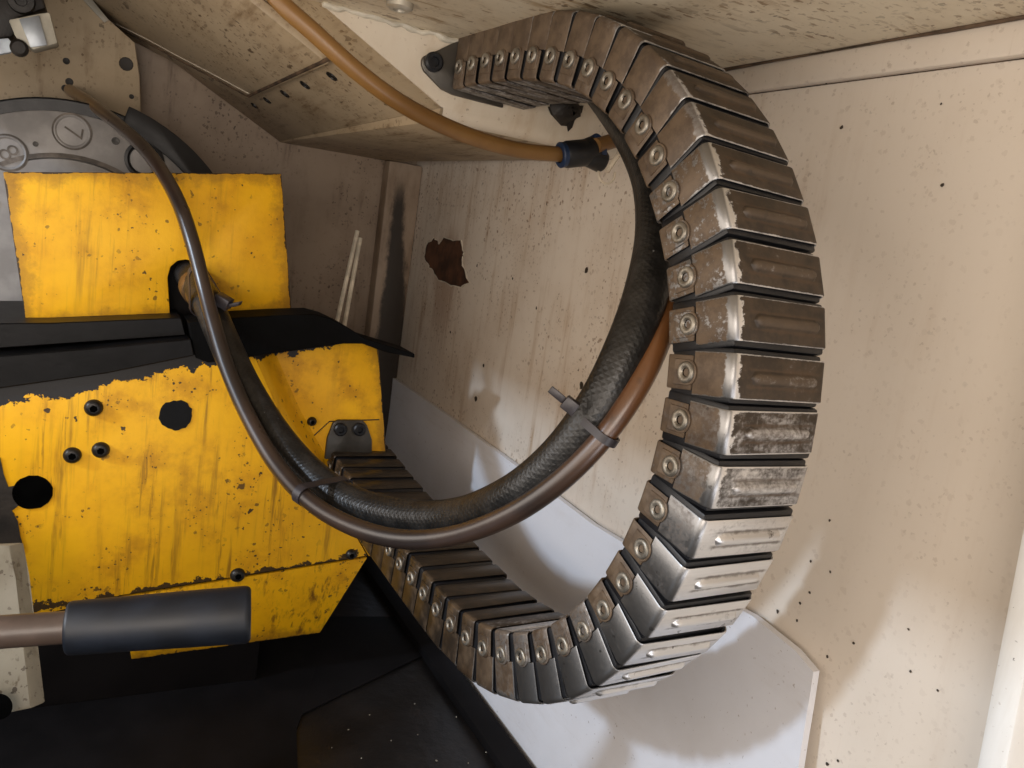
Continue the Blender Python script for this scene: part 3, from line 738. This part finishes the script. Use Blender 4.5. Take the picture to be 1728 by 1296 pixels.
# black slide between the two yellow covers
sr = recentre(mesh_bm('slide_rail', prism_bm([on(x, y, 1, FL-.004) for x, y in ((-60, 606), (180, 586), (322, 572), (328, 600), (180, 630), (-60, 664))], (0, .10, 0), .0010, 1), MAT['blacksteel'], ang=20))
tag(sr, 'oily black slide rail lying on top of the lower yellow housing', 'slide rail')
su = recentre(mesh_bm('upper_rail', prism_bm([on(x, y, 1, FL+.016) for x, y in ((-60, 546), (80, 545), (306, 536), (314, 566), (-60, 592))], (0, .16, 0), .0010, 1), MAT['blacksteel'], ang=20))
tag(su, 'black upper rail just under the yellow slotted cover', 'slide rail')
sw = recentre(mesh_bm('wiper_plate', prism_bm([on(x, y, 1, FL-.002) for x, y in ((318, 545), (400, 536), (470, 532), (530, 530), (556, 537), (585, 551), (618, 572), (660, 585), (700, 597), (700, 604), (650, 594), (612, 580), (580, 580), (430, 601), (352, 612), (330, 604))], (0, .05, 0), .0008, 1), MAT['rubber'], ang=25))
tag(sw, 'black wiper plate with a thin tip pointing right over the yellow housing', 'wiper plate')
# black sheet put in for the dark gap inside the slot and behind
o = recentre(mesh_bm('slot_bracket', prism_bm([on(x, y, 1, FU+.030) for x, y in ((270, 425), (360, 425), (360, 590), (270, 590))], (0, .01, 0)), MAT['mat'])); tag(o, 'black bracket seen through the slot of the yellow cover', 'bracket')

# ================================================================== TURRET behind the upper yellow cover
YT = 1.100
tu = empty('tool_turret', on(115, 452, 1, YT), 'grey round tool turret with numbered stations behind the yellow cover', 'tool turret')
TC = on(115, 452, 1, YT); RN = (on(122, 222, 1, YT)-TC).length
AX = (0, -1, 0)
mesh_bm('turret_disc', lathe_bm([(RN+.021, -.05), (RN+.021, -.001), (RN+.0195, 0), (RN-.026, 0), (RN-.0275, -.003), (RN-.031, -.003), (RN-.033, .0005), (0, .0005)], TC, AX, 96), MAT['grey'], tu)
mesh_bm('backing_ring', lathe_bm([(RN+.0215, -.004), (RN+.034, -.004), (RN+.036, -.006), (RN+.036, -.04), (RN+.0215, -.04)], TC, AX, 96), MAT['black'], tu)
ga0 = math.atan2((on(212, 194, 1, YT)-TC).z, (on(212, 194, 1, YT)-TC).x)
gpts = []
for k in range(25): gpts.append(TC+Vector((math.cos(ga0-k/24*1.3), 0, math.sin(ga0-k/24*1.3)))*(RN+.048))
for k in range(25): gpts.append(TC+Vector((math.cos(ga0-1.3+k/24*1.3), 0, math.sin(ga0-1.3+k/24*1.3)))*(RN+.020))
mesh_bm('guard_arc', prism_bm([p+Vector((0, -.004, 0)) for p in gpts], (0, .012, 0), .0012), MAT['black'], tu)
def ring_line(c, r, w, h, parent, name='groove'):
    return mesh_bm(name, lathe_bm([(r-w/2, h-.0004), (r-w/2, h), (r+w/2, h), (r+w/2, h-.0004)], c, AX, 72), MAT['greydark'], parent)
ring_line(TC, RN-.0285, .0052, .0009, tu)
def glyph(ch_, c, size, rotz, parent):
    cu = bpy.data.curves.new('glyph', 'FONT'); cu.body = ch_; cu.size = size; cu.align_x = 'CENTER'; cu.align_y = 'CENTER'; cu.extrude = .0006; cu.offset = -.0004
    ob = bpy.data.objects.new('glyph', cu); COL.objects.link(ob)
    dg = bpy.context.evaluated_depsgraph_get(); me = bpy.data.meshes.new_from_object(ob.evaluated_get(dg)); bpy.data.objects.remove(ob)
    me.transform(Matrix.Translation(c) @ Matrix.Rotation(rotz, 4, 'Y') @ Matrix.Rotation(math.pi/2, 4, 'X'))
    me.materials.clear(); return link('numeral', me, MAT['greydark'], parent)
for (x, y, chh, rot) in ((122, 222, '7', 96), (13, 258, '8', 50)):
    c = on(x, y, 1, YT); c.y = YT
    br_ = .0190
    bdg = mesh_bm('number_badge', lathe_bm([(br_, -.0002), (br_, .0012), (br_-.0008, .0016), (br_-.0022, .0012), (br_-.003, .0003), (0, .0003)], c, AX, 40), MAT['grey'], tu)
    ring_line(c, br_+.0008, .0024, .0008, bdg, 'badge_rim')
    glyph(chh, c+Vector((0, -.0006, 0)), .030, math.radians(rot), bdg)
c = on(258, 250, 1, YT); c = TC+(c-TC).normalized()*RN
mesh_bm('station_hole', lathe_bm([(.0225, -.0002), (.0225, .0022), (.019, .003), (.0175, .0022), (.0165, .0004), (0, .0004)], c, AX, 32), MAT['black'], tu)
mesh_bm('hole_plug', lathe_bm([(.016, .0005), (.0155, .0012), (0, .0012)], c, AX, 28), MAT['grey'], tu)
for x, y, rr in ((195, 238, .0045), (60, 243, .003)):
    mesh_bm('screw', lathe_bm([(rr, 0), (rr, .001), (rr*.5, .001), (0, .0006)], on(x, y, 1, YT), AX, 14), MAT['bolt'], tu)
for k in range(16):
    ang = math.radians(22.5*k+5); cc = TC+Vector((math.cos(ang), 0, math.sin(ang)))*(RN-.055)
    mesh_bm('rim_screw', lathe_bm([(.006, .0004), (.0055, .003), (.003, .003), (.0026, .001), (0, .001)], cc, AX, 14), MAT['bolt'], tu)

# cream panel above the turret
YQ = 1.235
pn = empty('cream_panel', on(150, 200, 1, YQ), 'stained cream panel above the turret with a dark round hole near its edge', 'panel')
mesh_bm('panel_sheet', prism_bm([on(x, y, 1, YQ) for x, y in ((-120, -120), (96, -60), (150, 0), (183, 32), (228, 72), (236, 130), (242, 330), (-120, 420))], (0, .02, 0), .002), MAT['panelpaint'], pn)
for x, y, rr in ((213, 108, .0088), (112, 103, .0042), (117, 138, .0048), (110, 149, .0045), (222, 163, .0032), (70, 40, .003)):
    mesh_bm('bolt_hole', lathe_bm([(rr, -.0001), (rr*.9, .001), (rr*.5, .0008), (0, .0004)], on(x, y, 1, YQ-.0002), AX, 14), MAT['grime'], pn)
mesh_bm('edge_strip', prism_bm([on(x, y, 1, YQ-.004) for x, y in ((122, -20), (140, -20), (184, 34), (176, 38))], (0, .0036, 0), .0008), MAT['paleplastic'], pn)
jp = [(-80, 150), (0, 160), (8, 172), (22, 183), (55, 176), (62, 184), (160, 186), (175, 190), (60, 180), (0, 198), (-80, 230)]
# bracket with sensor block, top left
sb = empty('sensor_bracket', on(45, 60, 1, 1.02), 'small white and metal block under a dark bracket in the top left corner', 'sensor')
mesh_bm('bracket', prism_bm([on(x, y, 1, 1.03) for x, y in ((-60, -40), (62, -40), (78, 14), (30, 30), (22, 62), (-60, 72))], (0, .05, 0), .003), MAT['grime'], sb)
mesh_bm('block', prism_bm([on(x, y, 1, 1.015) for x, y in ((14, 33), (68, 22), (84, 20), (98, 73), (56, 84), (26, 62))], (0, .03, 0), .002), MAT['paleplastic'], sb)
mesh_bm('metal_face', prism_bm([on(x, y, 1, 1.0125) for x, y in ((32, 32), (66, 26), (80, 76), (52, 80))], (0, .002, 0), .0004), MAT['sheetmetal'], sb)
mesh_bm('light_plate', prism_bm([on(x, y, 1, 1.02) for x, y in ((-50, 70), (14, 64), (24, 78), (18, 88), (-50, 100))], (0, .01, 0), .001), MAT['bluewhite'], sb)  # pale plate standing in for daylight through a gap
mesh_bm('bolt', lathe_bm([(.013, 0), (.012, .006), (.006, .006), (.005, .002), (0, .002)], on(36, 2, 1, 1.028), AX, 16), MAT['bolt'], sb)
mesh_bm('knob', lathe_bm([(.0085, 0), (.0085, .006), (.006, .008), (0, .008)], on(33, 82, 1, 1.02), AX, 16), MAT['grime'], sb)

# two pale rods standing in the far corner
for (p, q) in (((603, 390), (568, 546)), ((608, 402), (581, 550))):
    o = recentre(mesh_bm('thin_rod', tube_bm([on(*p, 1, 1.10), on(*q, 1, 1.05)], .0030, 8), MAT['palerod']))
    tag(o, 'thin pale rod standing behind the black wiper plate, %s of the pair' % ('longer' if p[0] == 603 else 'shorter'), 'rod', 'pale rods behind the wiper plate')

# ================================================================== HOSES
hp = [(1010, 150, .70), (1062, 222, .62), (1098, 300, .575), (1108, 390, .535), (1092, 490, .505), (1058, 590, .49), (1008, 690, .49), (940, 778, .505), (860, 840, .53), (770, 873, .585), (680, 872, .625), (590, 847, .660), (519, 796, .690), (460, 727, .715), (412, 648, .740), (376, 571, .763), (347, 505, .79), (318, 462, .85)]
hoseP = [W(*p) for p in hp]
hose = empty('hydraulic_hose', hoseP[9], 'black braided hose in a wide loop from the yellow slot up behind the chain', 'hose')
hs_path = spline(hoseP, 220)
mesh_bm('hose_body', tube_bm(hs_path, .0146, 28), MAT['hose'], hose)
e0 = W(350, 512, .79); e1 = W(316, 458, .855)
dv = (e1-e0).normalized()
mesh_bm('hose_fitting', lathe_bm([(.0128, 0), (.0158, .001), (.0158, .026), (.0140, .028), (.0140, .034), (.0175, .035), (.0175, .05), (.013, .052), (.013, .075), (0, .075)], e0, dv, 20), MAT['brass'], hose)

tp_ = [(118, 152, 1.015), (150, 172, .955), (190, 203, .895), (236, 243, .83), (272, 288, .785), (303, 345, .768), (325, 410, .762), (343, 480, .756), (360, 545, .742), (385, 625, .722), (420, 705, .697), (466, 783, .668), (522, 845, .633), (590, 886, .60), (672, 909, .568), (760, 905, .54), (850, 874, .513), (935, 820, .492), (1012, 745, .478), (1075, 655, .477), (1115, 570, .49), (1138, 490, .515), (1142, 410, .55), (1130, 330, .60)]
tpath = spline([W(*p) for p in tp_], 240)
TL = sum((tpath[i+1]-tpath[i]).length for i in range(239))
def m_longtube():
    s = NT('stained_tube'); U, V, _ = s.sep(s.tc.outputs['UV'])
    nz = s.noise(10, detail=4); n2 = s.noise(60, detail=5)
    col = s.mix(s.step(nz, .38, .66), (.040, .023, .016), (.018, .012, .010))
    col = s.mix(s.step(s.add(V, s.mul(s.sub(nz, .5), .1)), .20, .06), col, (.24, .125, .032))
    col = s.mix(s.step(s.add(V, s.mul(s.sub(nz, .5), .1)), TL-.30, TL-.12), col, (.19, .075, .022))
    col = s.mix(s.mul(s.step(n2, .58, .72), .5), col, (.02, .014, .011))
    s.bump(s.noise(90, detail=3), .08, .001)
    return s.out(col, s.mixf(n2, .22, .40), Coat_Weight=.7, Coat_Roughness=.34)
tb = recentre(mesh_bm('plastic_tube', tube_bm(tpath, lambda u: .0071+.00012*math.sin(u*60), 18), m_longtube())); tag(tb, 'brown stained plastic tube strapped along the black hose, ending above the turret', 'tube')

op = [(430, -60, .56), (470, 0, .565), (530, 55, .575), (600, 118, .59), (670, 170, .61), (740, 208, .635), (810, 236, .665), (880, 254, .695), (948, 261, .722)]
o = recentre(mesh_bm('air_tube', tube_bm(spline([W(*p) for p in op], 120), .0069, 18), MAT['orange'])); tag(o, 'long amber air tube crossing in front of the cream housing to the black connector', 'tube', 'amber air tubes')
op2 = [(1006, 246, .722), (1030, 239, .732), (1056, 230, .745), (1100, 205, .77)]
o = recentre(mesh_bm('air_tube', tube_bm(spline([W(*p) for p in op2], 30), .0069, 18), MAT['orange'])); tag(o, 'short amber air tube stub from the black connector into the chain', 'tube', 'amber air tubes')
fa, fb = W(942, 262, .718), W(1018, 263, .738)
fc = W(985, 258, .728); fd = W(1030, 240, .737)
cn = empty('tube_connector', fc, 'black push-in tube connector with blue collars below the cream plate', 'connector')
v1 = (fa-fc).normalized(); v2 = (fd-fc).normalized(); v3 = (W(1030, 280, .742)-fc).normalized()
bm = lathe_bm([(0, -.004), (.0115, -.004), (.0122, -.001), (.0122, .018), (.0112, .0205), (0, .0205)], fc, v1, 24)
lathe_bm([(0, -.004), (.0112, -.004), (.0118, 0), (.0118, .011), (.0108, .013), (0, .013)], fc, v2, 24, bm)
lathe_bm([(0, -.004), (.0100, -.004), (.0104, 0), (.0104, .020), (.0088, .023), (0, .023)], fc, v3, 24, bm)
mesh_bm('body', bm, MAT['black'], cn)
mesh_bm('collar', lathe_bm([(.0070, .020), (.0112, .0202), (.0116, .0245), (.0104, .0255), (.0070, .0255)], fc, v1, 24), MAT['blue'], cn)
mesh_bm('collar', lathe_bm([(.0070, .0125), (.0118, .0127), (.0125, .0175), (.0110, .0185), (.0070, .0185)], fc, v2, 24), MAT['blue'], cn)

# cable ties
def tie(path_i, other, label, tail=None, mat='tie', w=.0048, grow=1.0, fat=1.0):
    c1 = hs_path[path_i]; t = (hs_path[path_i+1]-hs_path[path_i-1]).normalized()
    c2 = min(tpath, key=lambda p: (p-c1).length)
    dd = c2-c1; dd -= t*dd.dot(t); sep_ = dd.length; u = dd.normalized(); v = t.cross(u)
    R1, R2 = .0152*grow, .0079*grow
    loop = []
    for k in range(17):
        a = math.pi/2+math.radians(12)+k/16*(math.pi-math.radians(24)); loop.append(c1+(u*math.cos(a)+v*math.sin(a))*R1)
    for k in range(13):
        a = -math.pi/2+k/12*math.pi; loop.append(c1+u*sep_+(u*math.cos(a)+v*math.sin(a))*R2)
    n = len(loop); bm = bmesh.new(); rg = []
    cen = c1+u*sep_*.4
    for p in loop:
        out_ = (p-cen); out_ -= t*out_.dot(t); out_.normalize()
        rg.append([bm.verts.new(p+t*(w/2)), bm.verts.new(p+t*(w/2)+out_*.0014), bm.verts.new(p-t*(w/2)+out_*.0014), bm.verts.new(p-t*(w/2))])
    for i in range(n):
        for k in range(4): bm.faces.new((rg[i][k], rg[(i+1) % n][k], rg[(i+1) % n][(k+1) % 4], rg[i][(k+1) % 4]))
    e = empty('cable_tie', c1, label, 'cable tie', 'black cable ties round hose and tube')
    mesh_bm('strap', bm, MAT[mat], e, ang=40)
    if tail:
        h0, h1, h2 = (Vector(q) for q in tail)
        ww = (h1-h0).normalized(); sd = t-ww*t.dot(ww); sd.normalize(); up_ = ww.cross(sd)
        def bar(a, b, hw_, ht): return prism_bm([a+sd*hw_+up_*ht, a-sd*hw_+up_*ht, a-sd*hw_-up_*ht, a+sd*hw_-up_*ht], b-a, .0007)
        mesh_bm('tie_head', bar(h0, h1, .0042*fat, .0030*fat*fat), MAT[mat], e)
        mesh_bm('tie_tail', bar(h1, h2, .0024*fat, .0007*fat**4), MAT[mat], e)
def near(x, y):
    best = None
    for i in range(2, len(hs_path)-2):
        q = hs_path[i]; cxy = M.transposed() @ q; px, py = cxy.x/cxy.z*FPX+864, cxy.y/cxy.z*FPX+648
        dd = (px-x)**2+(py-y)**2
        if best is None or dd < best[0]: best = (dd, i)
    return best[1]
tie(near(990, 700), 0, 'dark cable tie with a long tail on the right side of the hose loop', (W(972, 692, .470), W(952, 676, .470), W(928, 656, .470)), w=.0052)
tie(near(556, 858), 0, 'dark cable tie without a tail low on the left of the hose loop', w=.0080)
tie(near(350, 505), 0, 'dark cable tie by the hose fitting in front of the yellow slot', (W(366, 502, .765), W(388, 515, .765), W(406, 512, .765)), grow=1.12, fat=1.35, w=.007)
# yellowed clear tie at the connector
o = recentre(mesh_bm('clear_tie', tube_bm(spline([W(1042, 238, .72), W(1046, 256, .712), W(1036, 272, .71), W(1024, 290, .71)], 20), .0024, 6), MAT['cleartie'])); tag(o, 'yellowed clear cable tie strap hanging at the black connector', 'cable tie')
lp_ = spline([W(1024+14*math.cos(a_/10*2*math.pi), 290+20*math.sin(a_/10*2*math.pi), .735) for a_ in range(0, 8)], 30)
o = recentre(mesh_bm('wire_loop', tube_bm(lp_, .0012, 6), MAT['cleartie'])); tag(o, 'thin clear wire loop dangling under the black connector', 'wire')

# ================================================================== LEVER AND BLOCK, lower left foreground
lv = empty('lever', W(118, 1062, .52), 'hand lever with a thick black rubber grip in the lower left foreground', 'lever')
l0, l1 = W(-160, 1078, .455), W(421, 1036, .520)
dv = (l1-l0).normalized(); Ltot = (l1-l0).length
mesh_bm('rod', lathe_bm([(.0098, 0), (.0098, Ltot-.10), (0, Ltot-.10)], l0, dv, 24), MAT['rod'], lv)
g0 = W(114, 1060, .486); gl = (W(424, 1036, .520)-g0).length
gd = (W(424, 1036, .520)-g0).normalized()
bm = lathe_bm([(.0098, 0), (.0150, 0), (.0160, .0010), (.0163, .0022), (.0168, .03), (.0178, .07), (.0184, gl-.0045), (.0181, gl-.0026), (.0172, gl-.0010), (.0156, gl-.0002), (0, gl)], g0, gd, 40)
mesh_bm('grip', bm, MAT['grip'], lv, ang=70)
bk = empty('metal_block', W(10, 1100, .66), 'dirty pale metal block behind the lever rod at the left edge', 'metal block')
f3 = [W(x, y, dd) for x, y, dd in ((-90, 925, .64), (17, 920, .66), (27, 975, .66), (54, 1195, .64), (-90, 1225, .62))]
mesh_bm('block_body', prism_bm(f3, M @ Vector((.004, .0, .012)), .0012), MAT['blockpaint'], bk)
mesh_bm('round_recess', lathe_bm([(.010, 0), (.010, .001), (0, .0005)], W(0, 1192, .622), M @ Vector((0, 0, -1)), 24), MAT['hole'], bk)
